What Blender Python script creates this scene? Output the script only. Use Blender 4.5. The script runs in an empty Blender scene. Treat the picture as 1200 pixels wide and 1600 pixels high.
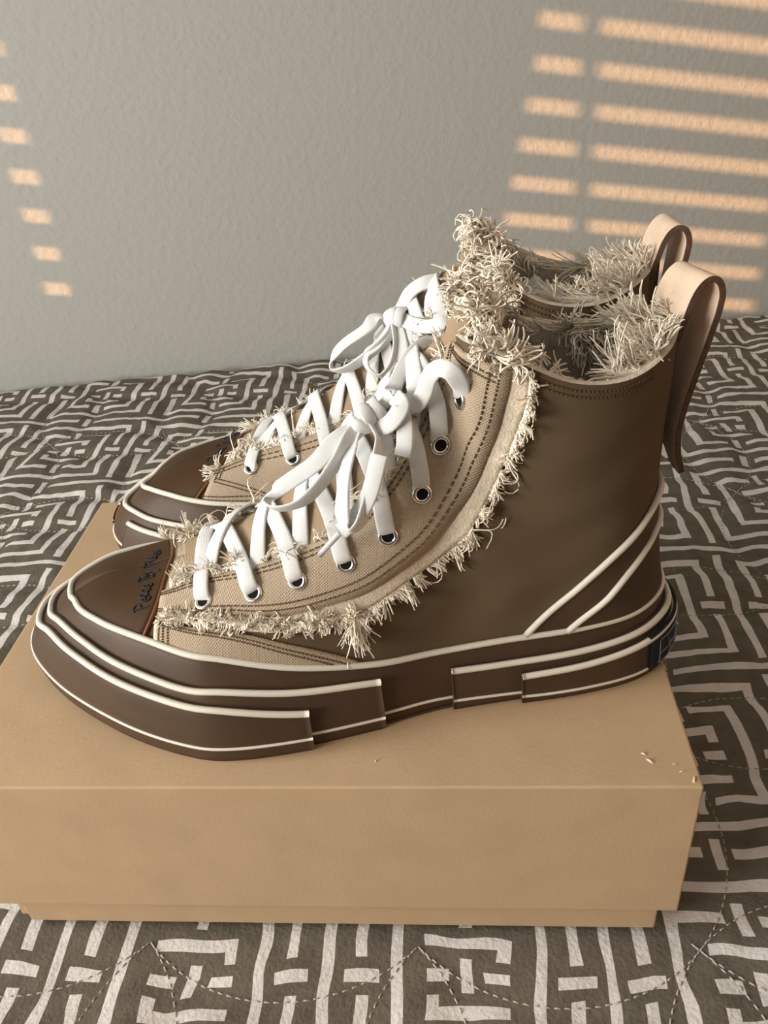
import bpy, bmesh, math, random
import numpy as np
from mathutils import Vector, Matrix, noise

# ------------------------------------------------------------------ camera
scene = bpy.context.scene
COL = scene.collection
cam_d = bpy.data.cameras.new('camera'); cam = bpy.data.objects.new('camera', cam_d); COL.objects.link(cam)
cam_d.sensor_fit = 'VERTICAL'; cam_d.sensor_height = 36.0; cam_d.lens = 1300.0 / 1600.0 * 36.0
cam_d.clip_start = 0.01
cam.location = (0.2531, -0.2462, 0.4234)
cam.rotation_euler = (0.9953, 0.0680, 0.0531)
scene.camera = cam
# ------------------------------------------------------------------ exposure, world, sun, window daylight, added front fill
scene.view_settings.view_transform = 'Standard'
scene.view_settings.look = 'None'
scene.view_settings.gamma = 1.0
scene.view_settings.use_curve_mapping = False
scene.view_settings.exposure = 0.0
world = bpy.data.worlds.new('world'); scene.world = world; world.use_nodes = True
world.node_tree.nodes['Background'].inputs[0].default_value = (1.0, 0.85, 0.68, 1)
world.node_tree.nodes['Background'].inputs[1].default_value = 0.07
# the room: back wall along a, the window wall stands at a = A_LEFT; (a, b, z) -> world
WALL_YAW = math.atan(0.155)
DW = Vector((math.cos(WALL_YAW), math.sin(WALL_YAW), 0)); NW_ = Vector((math.sin(WALL_YAW), -math.cos(WALL_YAW), 0))
P0 = Vector((0, 0.80, 0)); A_LEFT = -1.5; SUN_R = 2.2; RISE = 0.175 * (-1.0 - A_LEFT)   # sun: metres along the wall per metre towards it
def room(a, b, z): return P0 + DW * a + NW_ * b + Vector((0, 0, z))
sun_d = bpy.data.lights.new('evening_sun', 'SUN'); sun_d.energy = 8.0; sun_d.color = (1.0, 0.50, 0.22); sun_d.angle = math.radians(0.24)
sun = bpy.data.objects.new('evening_sun', sun_d); COL.objects.link(sun)
sdir = (DW * 1.0 - NW_ / SUN_R + Vector((0, 0, -0.175))).normalized()
sun.rotation_euler = sdir.to_track_quat('-Z', 'Y').to_euler()
sun.location = room(-1.6, 1.8, 1.2)
day_d = bpy.data.lights.new('window_daylight', 'AREA'); day_d.shape = 'RECTANGLE'; day_d.size = 0.80; day_d.size_y = 1.0
day_d.energy = 33.5; day_d.color = (1.0, 0.99, 0.97)
day = bpy.data.objects.new('window_daylight', day_d); COL.objects.link(day)
day.location = room(A_LEFT + 0.10, 0.90, 0.76)
day.rotation_euler = (Vector(DW) + Vector(NW_) * 0.8 + Vector((0, 0, -0.15))).to_track_quat('-Z', 'Y').to_euler()

front_fill_d = bpy.data.lights.new('front_fill_light', 'AREA'); front_fill_d.shape = 'RECTANGLE'; front_fill_d.size = 0.60; front_fill_d.size_y = 0.55  # added lamp: low fill from the front left to brighten upright faces
front_fill_d.energy = 27.0; front_fill_d.color = (1.0, 0.95, 0.88)
front_fill = bpy.data.objects.new('front_fill_light', front_fill_d); COL.objects.link(front_fill)
front_fill.location = room(A_LEFT + 0.06, 1.49, 0.56)
front_fill.rotation_euler = (Vector(DW) - Vector(NW_) * 0.35).to_track_quat('-Z', 'Y').to_euler()

# ------------------------------------------------------------------ materials
def mat(name, col, rough=0.8, spec=0.3, metal=0.0, var=0.0, vscale=60.0, bump=0.0, bscale=200.0, col2=None, detail=4.0, sheen=0.0, trans=0.0, coat=0.0):
    m = bpy.data.materials.new(name); m.use_nodes = True
    nt = m.node_tree; b = nt.nodes['Principled BSDF']
    b.inputs['Base Color'].default_value = (*col, 1); b.inputs['Roughness'].default_value = rough
    b.inputs['Specular IOR Level'].default_value = spec; b.inputs['Metallic'].default_value = metal
    if sheen: b.inputs['Sheen Weight'].default_value = sheen
    if trans: b.inputs['Transmission Weight'].default_value = trans
    if coat: b.inputs['Coat Weight'].default_value = coat
    tc = nt.nodes.new('ShaderNodeTexCoord')
    if var or col2:
        n = nt.nodes.new('ShaderNodeTexNoise'); n.inputs['Scale'].default_value = vscale; n.inputs['Detail'].default_value = detail
        nt.links.new(tc.outputs['Object'], n.inputs['Vector'])
        r = nt.nodes.new('ShaderNodeValToRGB'); r.color_ramp.elements[0].position = 0.3; r.color_ramp.elements[1].position = 0.7
        a = col2 if col2 else tuple(c * (1 - var) for c in col); c2 = col if col2 else tuple(min(1, c * (1 + var)) for c in col)
        r.color_ramp.elements[0].color = (*a, 1); r.color_ramp.elements[1].color = (*c2, 1)
        nt.links.new(n.outputs['Fac'], r.inputs['Fac']); nt.links.new(r.outputs['Color'], b.inputs['Base Color'])
    if bump:
        n = nt.nodes.new('ShaderNodeTexNoise'); n.inputs['Scale'].default_value = bscale; n.inputs['Detail'].default_value = 3
        nt.links.new(tc.outputs['Object'], n.inputs['Vector'])
        bp = nt.nodes.new('ShaderNodeBump'); bp.inputs['Strength'].default_value = bump; bp.inputs['Distance'].default_value = 0.002
        nt.links.new(n.outputs['Fac'], bp.inputs['Height']); nt.links.new(bp.outputs['Normal'], b.inputs['Normal'])
    return m
def weave_mat(name, ca, cb, scale=900.0, diag=True, bump=0.35):
    """woven cloth: fine diagonal twill made of two crossed wave bands"""
    m = mat(name, ca, 0.95, 0.1); nt = m.node_tree; b = nt.nodes['Principled BSDF']
    tc = nt.nodes.new('ShaderNodeTexCoord')
    mp = nt.nodes.new('ShaderNodeMapping'); nt.links.new(tc.outputs['Object'], mp.inputs['Vector'])
    mp.inputs['Rotation'].default_value = (0, math.radians(38 if diag else 0), 0)
    nd = nt.nodes.new('ShaderNodeTexNoise'); nd.inputs['Scale'].default_value = 45; nd.inputs['Detail'].default_value = 3
    nt.links.new(tc.outputs['Object'], nd.inputs['Vector'])
    w1 = nt.nodes.new('ShaderNodeTexWave'); w1.bands_direction = 'X'; w1.inputs['Scale'].default_value = scale / 6.28; w1.inputs['Distortion'].default_value = 1.2; w1.inputs['Detail'].default_value = 2; w1.inputs['Detail Scale'].default_value = 3
    w2 = nt.nodes.new('ShaderNodeTexWave'); w2.bands_direction = 'Z'; w2.inputs['Scale'].default_value = scale / 6.28; w2.inputs['Distortion'].default_value = 1.2; w2.inputs['Detail'].default_value = 2; w2.inputs['Detail Scale'].default_value = 3
    nt.links.new(mp.outputs['Vector'], w1.inputs['Vector']); nt.links.new(mp.outputs['Vector'], w2.inputs['Vector'])
    mu = nt.nodes.new('ShaderNodeMath'); mu.operation = 'MULTIPLY'
    nt.links.new(w1.outputs['Fac'], mu.inputs[0]); nt.links.new(w2.outputs['Fac'], mu.inputs[1])
    ad = nt.nodes.new('ShaderNodeMath'); ad.operation = 'MULTIPLY_ADD'; ad.inputs[1].default_value = 0.75
    nt.links.new(mu.outputs[0], ad.inputs[0])
    sc = nt.nodes.new('ShaderNodeMath'); sc.operation = 'MULTIPLY'; sc.inputs[1].default_value = 0.4
    nt.links.new(nd.outputs['Fac'], sc.inputs[0]); nt.links.new(sc.outputs[0], ad.inputs[2])
    mix = nt.nodes.new('ShaderNodeMix'); mix.data_type = 'RGBA'
    mix.inputs[6].default_value = (*cb, 1); mix.inputs[7].default_value = (*ca, 1)
    nt.links.new(ad.outputs[0], mix.inputs[0]); nt.links.new(mix.outputs[2], b.inputs['Base Color'])
    bp = nt.nodes.new('ShaderNodeBump'); bp.inputs['Strength'].default_value = bump; bp.inputs['Distance'].default_value = 0.0005
    nt.links.new(mu.outputs[0], bp.inputs['Height']); nt.links.new(bp.outputs['Normal'], b.inputs['Normal'])
    return m
M = {}
M['wall'] = mat('wall_paint', (0.460, 0.468, 0.440), 0.75, 0.25, bump=0.5, bscale=120.0)
M['quilt_dark'] = mat('quilt_taupe', (0.135, 0.118, 0.092), 0.95, 0.1, var=0.16, vscale=90, bump=0.35, bscale=420)
M['quilt_light'] = mat('quilt_cream', (0.66, 0.635, 0.61), 0.95, 0.1, var=0.10, vscale=90, bump=0.35, bscale=420)
M['quilt_thread'] = mat('quilt_thread', (0.42, 0.40, 0.36), 0.9, 0.1)
M['kraft'] = mat('kraft_board', (0.52, 0.365, 0.22), 0.75, 0.25, var=0.045, vscale=38, bump=0.05, bscale=500)
M['kraft_edge'] = mat('kraft_cut_edge', (0.72, 0.58, 0.42), 0.9, 0.1)
M['canvas'] = weave_mat('canvas_quarter', (0.155, 0.112, 0.068), (0.105, 0.074, 0.043), 2300.0, True, 0.15)
M['twill'] = weave_mat('canvas_twill', (0.58, 0.47, 0.345), (0.36, 0.28, 0.195), 2050.0, True, 0.6)
M['tongue'] = weave_mat('canvas_tongue', (0.45, 0.34, 0.225), (0.30, 0.22, 0.14), 3200.0, False)
M['cream'] = mat('cream_cloth', (0.70, 0.60, 0.47), 0.95, 0.1, var=0.12, vscale=300, bump=0.4, bscale=900)
M['fray'] = mat('frayed_thread', (0.90, 0.82, 0.69), 0.9, 0.15, var=0.10, vscale=500)
M['lining'] = mat('lining_cloth', (0.66, 0.585, 0.48), 0.95, 0.1, var=0.1, vscale=200, bump=0.3, bscale=700)
M['rubber'] = mat('brown_rubber', (0.074, 0.045, 0.026), 0.50, 0.24, var=0.12, vscale=30)
M['toecap'] = mat('toe_cap_rubber', (0.058, 0.030, 0.012), 0.58, 0.15, var=0.10, vscale=30)
M['gum'] = mat('gum_edge', (0.17, 0.062, 0.016), 0.35, 0.5)
M['piping'] = mat('cream_piping', (0.74, 0.70, 0.60), 0.55, 0.35)
M['lace'] = weave_mat('white_lace', (0.88, 0.89, 0.88), (0.70, 0.71, 0.70), 3800.0, True, 0.4)
M['metal'] = mat('eyelet_metal', (0.86, 0.85, 0.83), 0.22, 0.5, metal=1.0)
M['hole'] = mat('eyelet_hole', (0.012, 0.010, 0.009), 0.9, 0.1)
M['stitch'] = mat('brown_stitch', (0.13, 0.085, 0.05), 0.9, 0.1)
M['ink'] = mat('black_ink', (0.012, 0.010, 0.012), 0.5, 0.3)
M['leather'] = mat('tan_leather', (0.665, 0.515, 0.385), 0.55, 0.30, var=0.08, vscale=120, bump=0.08, bscale=900)
M['leather_edge'] = mat('burnished_edge', (0.105, 0.058, 0.036), 0.6, 0.3, var=0.3, vscale=400)
M['navy'] = mat('navy_patch', (0.006, 0.008, 0.022), 0.55, 0.3)
M['silver'] = mat('grey_print', (0.22, 0.23, 0.26), 0.5, 0.4)
M['paper'] = mat('tissue_paper', (0.72, 0.71, 0.69), 0.8, 0.2)
M['black_cord'] = mat('black_cord', (0.012, 0.011, 0.010), 0.9, 0.2)
M['aglet'] = mat('clear_aglet', (0.55, 0.55, 0.54), 0.25, 0.5)
M['blind'] = mat('white_blind', (0.75, 0.73, 0.70), 0.6, 0.3)
M['trim'] = mat('white_trim', (0.75, 0.74, 0.71), 0.5, 0.3)
M['curtain'] = mat('grey_curtain', (0.40, 0.38, 0.36), 0.95, 0.1, var=0.08)

# ------------------------------------------------------------------ mesh helpers
class MB:
    """collects vertices and faces for ONE mesh object"""
    def __init__(self): self.v = []; self.f = []; self.m = []; self.n = 0
    def add(self, V, F, mi=0):
        V = np.asarray(V, float).reshape(-1, 3); o = self.n
        self.v.append(V); self.n += len(V)
        for q in F: self.f.append(tuple(int(i) + o for i in q)); self.m.append(mi)
    def threads(self, P, r, up, n=3, mi=0):
        """many thin tubes at once: P (N, k, 3)"""
        N, k = P.shape[:2]; T = np.gradient(P, axis=1); T /= np.maximum(np.linalg.norm(T, axis=2, keepdims=True), 1e-12)
        U = np.cross(T, up); U /= np.maximum(np.linalg.norm(U, axis=2, keepdims=True), 1e-9); B = np.cross(T, U)
        an = np.arange(n) * 2 * math.pi / n; rr = (r[:, None] * np.linspace(1, .6, k)[None])[..., None, None]
        R = P[:, :, None] + (U[:, :, None] * np.cos(an)[:, None] + B[:, :, None] * np.sin(an)[:, None]) * rr
        i, j, q = np.meshgrid(np.arange(N), np.arange(k - 1), np.arange(n), indexing='ij'); q2 = (q + 1) % n
        F = np.stack([(i * k + j) * n + q, (i * k + j + 1) * n + q, (i * k + j + 1) * n + q2, (i * k + j) * n + q2], -1).reshape(-1, 4) + self.n
        self.v.append(R.reshape(-1, 3)); self.n += N * k * n; self.f.extend(map(tuple, F.tolist())); self.m.extend([mi] * len(F))
    def grid(self, P, closed_a=False, closed_b=False, mi=0):
        P = np.asarray(P, float); a, b = P.shape[:2]; F = []
        for i in range(a if closed_a else a - 1):
            for j in range(b if closed_b else b - 1):
                i2, j2 = (i + 1) % a, (j + 1) % b
                F.append((i * b + j, i2 * b + j, i2 * b + j2, i * b + j2))
        self.add(P.reshape(-1, 3), F, mi)
    def loft(self, P, closed=False, caps=True, mi=0):
        """P (stations, ring, 3): closed rings swept along the stations"""
        P = np.asarray(P, float); a, b = P.shape[:2]; F = []
        for i in range(a if closed else a - 1):
            for j in range(b):
                i2, j2 = (i + 1) % a, (j + 1) % b
                F.append((i * b + j, i2 * b + j, i2 * b + j2, i * b + j2))
        if caps and not closed:
            F.append(tuple(range(b - 1, -1, -1))); F.append(tuple((a - 1) * b + j for j in range(b)))
        self.add(P.reshape(-1, 3), F, mi)
    def tube(self, pts, r, n=6, closed=False, mi=0, up=(0, 0, 1)):
        P = np.asarray(pts, float); k = len(P); r = np.broadcast_to(np.asarray(r, float), (k,))
        T = tangents(P, closed); U, B = frames(T, np.broadcast_to(np.asarray(up, float), P.shape))
        an = np.arange(n) * 2 * math.pi / n
        R = P[:, None] + (U[:, None] * np.cos(an)[None, :, None] + B[:, None] * np.sin(an)[None, :, None]) * r[:, None, None]
        self.loft(R, closed, True, mi)
    def ribbon(self, pts, ups, w, t, closed=False, mi=0):
        P = np.asarray(pts, float); k = len(P); T = tangents(P, closed); U, B = frames(T, np.asarray(ups, float))
        w = np.broadcast_to(np.asarray(w, float), (k,)); t = np.broadcast_to(np.asarray(t, float), (k,))
        sec = [(-.5, -.25), (-.38, -.5), (.38, -.5), (.5, -.25), (.5, .25), (.38, .5), (0, .58), (-.38, .5), (-.5, .25)]
        R = np.stack([P + B * (w * x)[:, None] + U * (t * y)[:, None] for x, y in sec], 1)
        self.loft(R, closed, True, mi)
    def box(self, lo, hi, mi=0):
        x0, y0, z0 = lo; x1, y1, z1 = hi
        V = [(x0, y0, z0), (x1, y0, z0), (x1, y1, z0), (x0, y1, z0), (x0, y0, z1), (x1, y0, z1), (x1, y1, z1), (x0, y1, z1)]
        self.add(V, [(0, 3, 2, 1), (4, 5, 6, 7), (0, 1, 5, 4), (1, 2, 6, 5), (2, 3, 7, 6), (3, 0, 4, 7)], mi)
    def build(self, name, mats, parent=None, smooth=True, flip=False, mirror=False, bevel=0.0, sub=0, xf=None):
        V = np.concatenate(self.v) if self.v else np.zeros((0, 3))
        if mirror: V = V * np.array([1, -1, 1.0])
        if xf is not None: V = np.array([xf(*p) for p in V])
        me = bpy.data.meshes.new(name)
        F = self.f
        if mirror != flip: F = [q[::-1] for q in F]
        me.from_pydata([tuple(p) for p in V], [], F)
        mats = mats if isinstance(mats, (list, tuple)) else [mats]
        for x in mats: me.materials.append(x)
        if len(mats) > 1: me.polygons.foreach_set('material_index', self.m)
        if smooth: me.polygons.foreach_set('use_smooth', [True] * len(me.polygons))
        me.update()
        o = bpy.data.objects.new(name, me); COL.objects.link(o)
        if parent: o.parent = parent
        if bevel:
            b = o.modifiers.new('bevel', 'BEVEL'); b.width = bevel; b.segments = 3; b.limit_method = 'ANGLE'; b.angle_limit = math.radians(40)
        if sub:
            s = o.modifiers.new('sub', 'SUBSURF'); s.levels = sub; s.render_levels = sub
        return o
def tangents(P, closed=False):
    if closed: T = np.roll(P, -1, 0) - np.roll(P, 1, 0)
    else: T = np.gradient(P, axis=0)
    return T / np.maximum(np.linalg.norm(T, axis=1, keepdims=True), 1e-12)
def frames(T, U):
    U = U - T * (U * T).sum(1, keepdims=True); l = np.linalg.norm(U, axis=1, keepdims=True)
    alt = np.cross(T, np.array([1.0, 0.3, 0.1])); alt /= np.maximum(np.linalg.norm(alt, axis=1, keepdims=True), 1e-9)
    U = np.where(l > 1e-3, U / np.maximum(l, 1e-9), alt)
    return U, np.cross(T, U)
def tag(o, label=None, cat=None, group=None, kind=None):
    if label: o['label'] = label
    if cat: o['category'] = cat
    if group: o['group'] = group
    if kind: o['kind'] = kind
    return o
def empty(name, loc, rz=0.0):
    e = bpy.data.objects.new(name, None); COL.objects.link(e); e.location = loc; e.rotation_euler = (0, 0, rz); e.empty_display_size = 0.02
    return e
rng = random.Random(7); nrg = np.random.default_rng(7)

# ------------------------------------------------------------------ the room
m = MB(); m.box((A_LEFT - 0.12, -0.10, -0.6), (2.4, 0.0, 2.0))
m.build('wall_back', M['wall'], smooth=False, xf=lambda a, b, z: room(a, b, z), flip=True); tag(bpy.data.objects['wall_back'], kind='structure')
WB0, WB1, WZ0, WZ1 = (-.253 - A_LEFT) / SUN_R, (.72 - A_LEFT + .12) / SUN_R, 0.215 + RISE, 1.45; XB0, XB1 = 1.18, 1.80
m = MB()
for b0, b1, z0, z1 in ((-0.10, WB0, -0.6, 2.0), (WB1, XB0, -0.6, 2.0), (XB1, 2.8, -0.6, 2.0), (WB0, WB1, -0.6, WZ0), (WB0, WB1, WZ1, 2.0), (XB0, XB1, -0.6, WZ0), (XB0, XB1, WZ1, 2.0)):
    m.box((A_LEFT - 0.12, b0, z0), (A_LEFT, b1, z1))
tag(m.build('wall_left', M['wall'], smooth=False, xf=lambda a, b, z: room(a, b, z), flip=True), kind='structure')
m = MB(); m.box((A_LEFT - 0.12, -0.10, 2.0), (2.4, 2.8, 2.1)); tag(m.build('ceiling', M['trim'], smooth=False, xf=lambda a, b, z: room(a, b, z), flip=True), kind='structure')
m = MB(); m.box((2.3, -0.10, -0.6), (2.4, 2.8, 2.0)); tag(m.build('wall_right', M['wall'], smooth=False, xf=lambda a, b, z: room(a, b, z), flip=True), kind='structure')
win = empty('window_1', room(A_LEFT - 0.06, (WB0 + WB1) / 2, WZ0)); tag(win, kind='structure')
def wpart(name, boxes, mt, parent=win, bev=0.0):
    mm = MB()
    for lo, hi in boxes: mm.box(lo, hi)
    o = mm.build(name, mt, parent, smooth=False, xf=lambda a, b, z: room(a, b, z) - parent.location, flip=True)
    return o
wpart('window_frame', [((A_LEFT - 0.11, WB0, WZ0), (A_LEFT - 0.08, WB0 + .004, WZ1)), ((A_LEFT - 0.11, WB1 - .02, WZ0), (A_LEFT - 0.08, WB1, WZ1)), ((A_LEFT - 0.11, WB0, WZ1 - .03), (A_LEFT - 0.08, WB1, WZ1)), ((A_LEFT - 0.11, WB0, WZ0), (A_LEFT - 0.08, WB1, WZ0 + .004))], M['trim'])
wpart('window_sill', [((A_LEFT - 0.12, WB0 - .04, WZ0 - .03), (A_LEFT + 0.03, WB1 + .04, WZ0 - .002))], M['trim'])
bl = empty('venetian_blind', room(A_LEFT - 0.04, (WB0 + WB1) / 2, WZ0))
tag(bl, 'white venetian blind with tilted slats hanging in the window beside the bed', 'blind')
PITCH = 0.0447; TILT = math.radians(22.5); SW = 0.050
slat_me = None
nsl = int((WZ1 - WZ0) / PITCH) + 4
for k in range(nsl):
    zc = 0.5485 + RISE + (k - 9) * PITCH
    if zc < WZ0 + .004 or zc > WZ1 - .04: continue
    if slat_me is None:
        mm = MB(); P = []
        for b in np.linspace(WB0 + .001, WB1 - .005, 3):
            ring = []
            for x in np.linspace(-.5, .5, 7): ring.append((x * SW, b, .003 * (1 - (2 * x) ** 2)))
            for x in np.linspace(.5, -.5, 7): ring.append((x * SW, b, .003 * (1 - (2 * x) ** 2) - .0022))
            P.append(ring)
        P = np.array(P); c, s = math.cos(TILT), math.sin(TILT)
        P = np.stack([P[..., 0] * c - P[..., 2] * s, P[..., 1], P[..., 0] * s + P[..., 2] * c], -1)
        mm.loft(P)
        so = mm.build('slat', M['blind'], bl, smooth=False, xf=lambda a, b, z: room(a + A_LEFT - 0.04, b, z) - bl.location)
        slat_me = so.data
    else:
        so = bpy.data.objects.new('slat', slat_me); COL.objects.link(so); so.parent = bl
    so.location = (0, 0, zc)
wpart('head_rail', [((A_LEFT - 0.07, WB0 + .002, WZ1 - .045), (A_LEFT - 0.01, WB1 - .004, WZ1 - .002))], M['blind'], bl)
for bb in ((.434 - A_LEFT + .0145) / SUN_R, WB1 - .03):
    wpart('ladder_tape', [((A_LEFT - 0.0155, bb - .0048, WZ0), (A_LEFT - 0.014, bb + .0048, WZ1 - .04))], M['blind'], bl)
added_win = empty('added_window', room(A_LEFT - 0.06, (XB0 + XB1) / 2, WZ0)); tag(added_win, kind='structure')  # made-up window, frame and shade, added out of view for the front fill
wpart('window_frame', [((A_LEFT - 0.11, XB0, WZ0), (A_LEFT - 0.06, XB0 + .03, WZ1)), ((A_LEFT - 0.11, XB1 - .03, WZ0), (A_LEFT - 0.06, XB1, WZ1)), ((A_LEFT - 0.11, XB0, WZ1 - .03), (A_LEFT - 0.06, XB1, WZ1)), ((A_LEFT - 0.11, XB0, WZ0), (A_LEFT - 0.06, XB1, WZ0 + .03))], M['trim'], added_win)
wpart('added_roller_shade', [((A_LEFT - 0.05, XB0 + .002, WZ0 + .01), (A_LEFT - 0.047, XB1 - .002, WZ1 - .03)), ((A_LEFT - 0.06, XB0 + .002, WZ1 - .04), (A_LEFT - 0.02, XB1 - .002, WZ1 - .004))], M['blind'], added_win)  # unseen shade, added along with the made-up window
CB = (-.223 - A_LEFT - .043) / SUN_R
# curtain panel hanging over the middle of the blind
m = MB(); P = []
for z in np.linspace(0.05, 1.55, 16):
    e = np.interp(z - RISE, (.335, .601), ((.3233 - A_LEFT - .043) / SUN_R, (.3734 - A_LEFT - .043) / SUN_R)); row = []
    for t in np.linspace(0, 1, 60): row.append((A_LEFT + .045 + .008 * math.sin(t * 38), CB + (e - CB) * t, z))
    for t in np.linspace(1, 0, 60): row.append((A_LEFT + .042 + .008 * math.sin(t * 38), CB + (e - CB) * t, z))
    P.append(row)
m.loft(np.array(P)); cur = m.build('curtain', M['curtain'], xf=lambda a, b, z: room(a, b, z))
tag(cur, 'grey pleated curtain panel drawn over the middle of the window', 'curtain')
wpart('curtain_rod', [((A_LEFT + .030, .42, 1.545), (A_LEFT + .055, 1.30, 1.565)), ((A_LEFT - .002, .42, 1.545), (A_LEFT + .055, .435, 1.565)), ((A_LEFT - .002, 1.285, 1.545), (A_LEFT + .055, 1.30, 1.565))], M['trim'])

# ------------------------------------------------------------------ the quilt: printed fret pattern, stitched in overlapping circles
TP = 0.144
LW = .170                                  # half width of a printed line, in lattice steps
SUBS = np.array([-LW / 2, LW / 2, .5 - (.5 - LW) / 2, .5 + (.5 - LW) / 2])
def fret_tile():
    B = np.zeros((32, 32), bool); C_ = (np.arange(8)[:, None] + SUBS[None, :]).ravel()
    def seg(i0, j0, i1, j1):
        for si in (-8, 0, 8):
            for sj in (-8, 0, 8):
                a = (C_ > min(i0, i1) - LW + si) & (C_ < max(i0, i1) + LW + si); b = (C_ > min(j0, j1) - LW + sj) & (C_ < max(j0, j1) + LW + sj)
                B[np.ix_(a, b)] = True
    seg(0, .75, 0, 7.25); seg(4.75, 0, 11.25, 0); seg(4, -.3, 4, .3)      # separators
    seg(1, 1, 7, 1); seg(1, 7, 7, 7)                                        # outer ring, open at the sides
    for i in (1, 7): seg(i, 1, i, 3.3); seg(i, 4.7, i, 7); seg(i - .3, 4, i + .3, 4)
    for i in (2, 6): seg(i, 2, i, 6)                                        # inner ring, open at top and bottom
    for j in (2, 6): seg(2, j, 3.2, j); seg(4.8, j, 6, j); seg(4, j - .3, 4, j + .3)
    seg(3, 3, 5, 3); seg(3, 3, 3, 3.3); seg(3, 5, 5, 5); seg(5, 4.7, 5, 5)
    seg(4, 3.7, 4, 4.3); seg(2.9, 4, 3.3, 4); seg(4.7, 4, 5.1, 4)
    return B
TILE = fret_tile()
def edges(lo, hi, phase):
    """grid lines: every lattice step is cut into two line cells and two gap cells"""
    e = []; idx = []; k = math.floor((lo - phase) / (TP / 8)) - 1
    while True:
        x = phase + k * TP / 8
        if x > hi: break
        for q, x0 in enumerate((-LW, 0, LW, .5)): e.append(x + x0 * TP / 8); idx.append((4 * k + q) % 32)
        k += 1
    return np.array(e), np.array(idx)
ex_, ix_ = edges(-1.15, 1.60, 0.326); ey_, iy_ = edges(-0.50, 1.05, 0.0496)
X, Y = np.meshgrid(ex_, ey_, indexing='ij')
def vnoise(X, Y, s, seed):
    """smooth value noise"""
    r = np.random.default_rng(seed); G = r.random((256, 256)); x = X * s; y = Y * s
    i = np.floor(x).astype(int); j = np.floor(y).astype(int); u = x - i; v = y - j; u = u * u * (3 - 2 * u); v = v * v * (3 - 2 * v)
    g = lambda a, b: G[a % 256, b % 256]
    return (g(i, j) * (1 - u) + g(i + 1, j) * u) * (1 - v) + (g(i, j + 1) * (1 - u) + g(i + 1, j + 1) * u) * v - .5
RC = TP / math.sqrt(2)
def arc_dist(X, Y):
    d = np.full(X.shape, 9.0); cx0 = .013; cy0 = -.077
    fi = (X - cx0) / TP; fj = (Y - cy0) / TP
    for di in (-1, 0, 1, 2):
        for dj in (-1, 0, 1, 2):
            cx = cx0 + (np.floor(fi) + di) * TP; cy = cy0 + (np.floor(fj) + dj) * TP
            d = np.minimum(d, np.abs(np.hypot(X - cx, Y - cy) - RC))
    return d
Xw = X + .0035 * vnoise(X, Y, 60, 1) + .006 * vnoise(X, Y, 17, 2); Yw = Y + .0035 * vnoise(X, Y, 60, 3) + .006 * vnoise(X, Y, 17, 4)
def quilt_z(X, Y):
    d = arc_dist(X, Y)
    puff = .0042 * (1 - np.exp(-(d / .011) ** 2))
    wr = .0022 * vnoise(X, Y, 34, 5) + .0012 * vnoise(X * 2.2, Y * .6, 80, 6) + .0013 * vnoise(X * .6, Y * 2.2, 80, 8)
    big = .006 * vnoise(X, Y, 5, 7)
    flat = np.clip(np.maximum(np.maximum(-.03 - X, X - .39), np.maximum(-.03 - Y, Y - .28)) / .06, 0, 1)   # pressed flat under the box
    return (puff + wr + big) * (0.25 + 0.75 * flat) - .0052 + .0012 * (1 - flat) * 0
Z = quilt_z(Xw, Yw)
ywall = .80 + .155 * Xw                     # the quilt rolls down between mattress and wall
over = np.clip((Yw - (ywall - .030)) / .022, 0, 1)
Z = Z - .03 * over ** 2
Yw = np.minimum(Yw, ywall - .006)
na, nb = X.shape
Vq = np.stack([Xw, Yw, Z], -1).reshape(-1, 3)
ii, jj = np.meshgrid(np.arange(na - 1), np.arange(nb - 1), indexing='ij')
Fq = np.stack([ii * nb + jj, (ii + 1) * nb + jj, (ii + 1) * nb + jj + 1, ii * nb + jj + 1], -1).reshape(-1, 4)
mi = TILE[ix_[:-1]][:, iy_[:-1]].reshape(-1).astype(np.int32)
keep = (Y[:-1, :-1] < (.80 + .155 * X[:-1, :-1])).reshape(-1)
Fq = Fq[keep]; mi = mi[keep]
quilt = empty('quilt', (0.25, 0.3, 0)); tag(quilt, 'taupe and white quilt printed with a maze-like key pattern, spread over the bed', 'quilt')
me = bpy.data.meshes.new('quilt_top'); me.vertices.add(len(Vq)); me.vertices.foreach_set('co', (Vq - np.array([.25, .3, 0])).ravel())
me.loops.add(len(Fq) * 4); me.loops.foreach_set('vertex_index', Fq.ravel().astype(np.int32))
me.polygons.add(len(Fq)); me.polygons.foreach_set('loop_start', np.arange(len(Fq), dtype=np.int32) * 4)
me.materials.append(M['quilt_dark']); me.materials.append(M['quilt_light'])
me.polygons.foreach_set('material_index', mi); me.polygons.foreach_set('use_smooth', np.ones(len(Fq), bool))
me.update(calc_edges=True); me.validate()
qo = bpy.data.objects.new('quilt_top', me); COL.objects.link(qo); qo.parent = quilt
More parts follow.
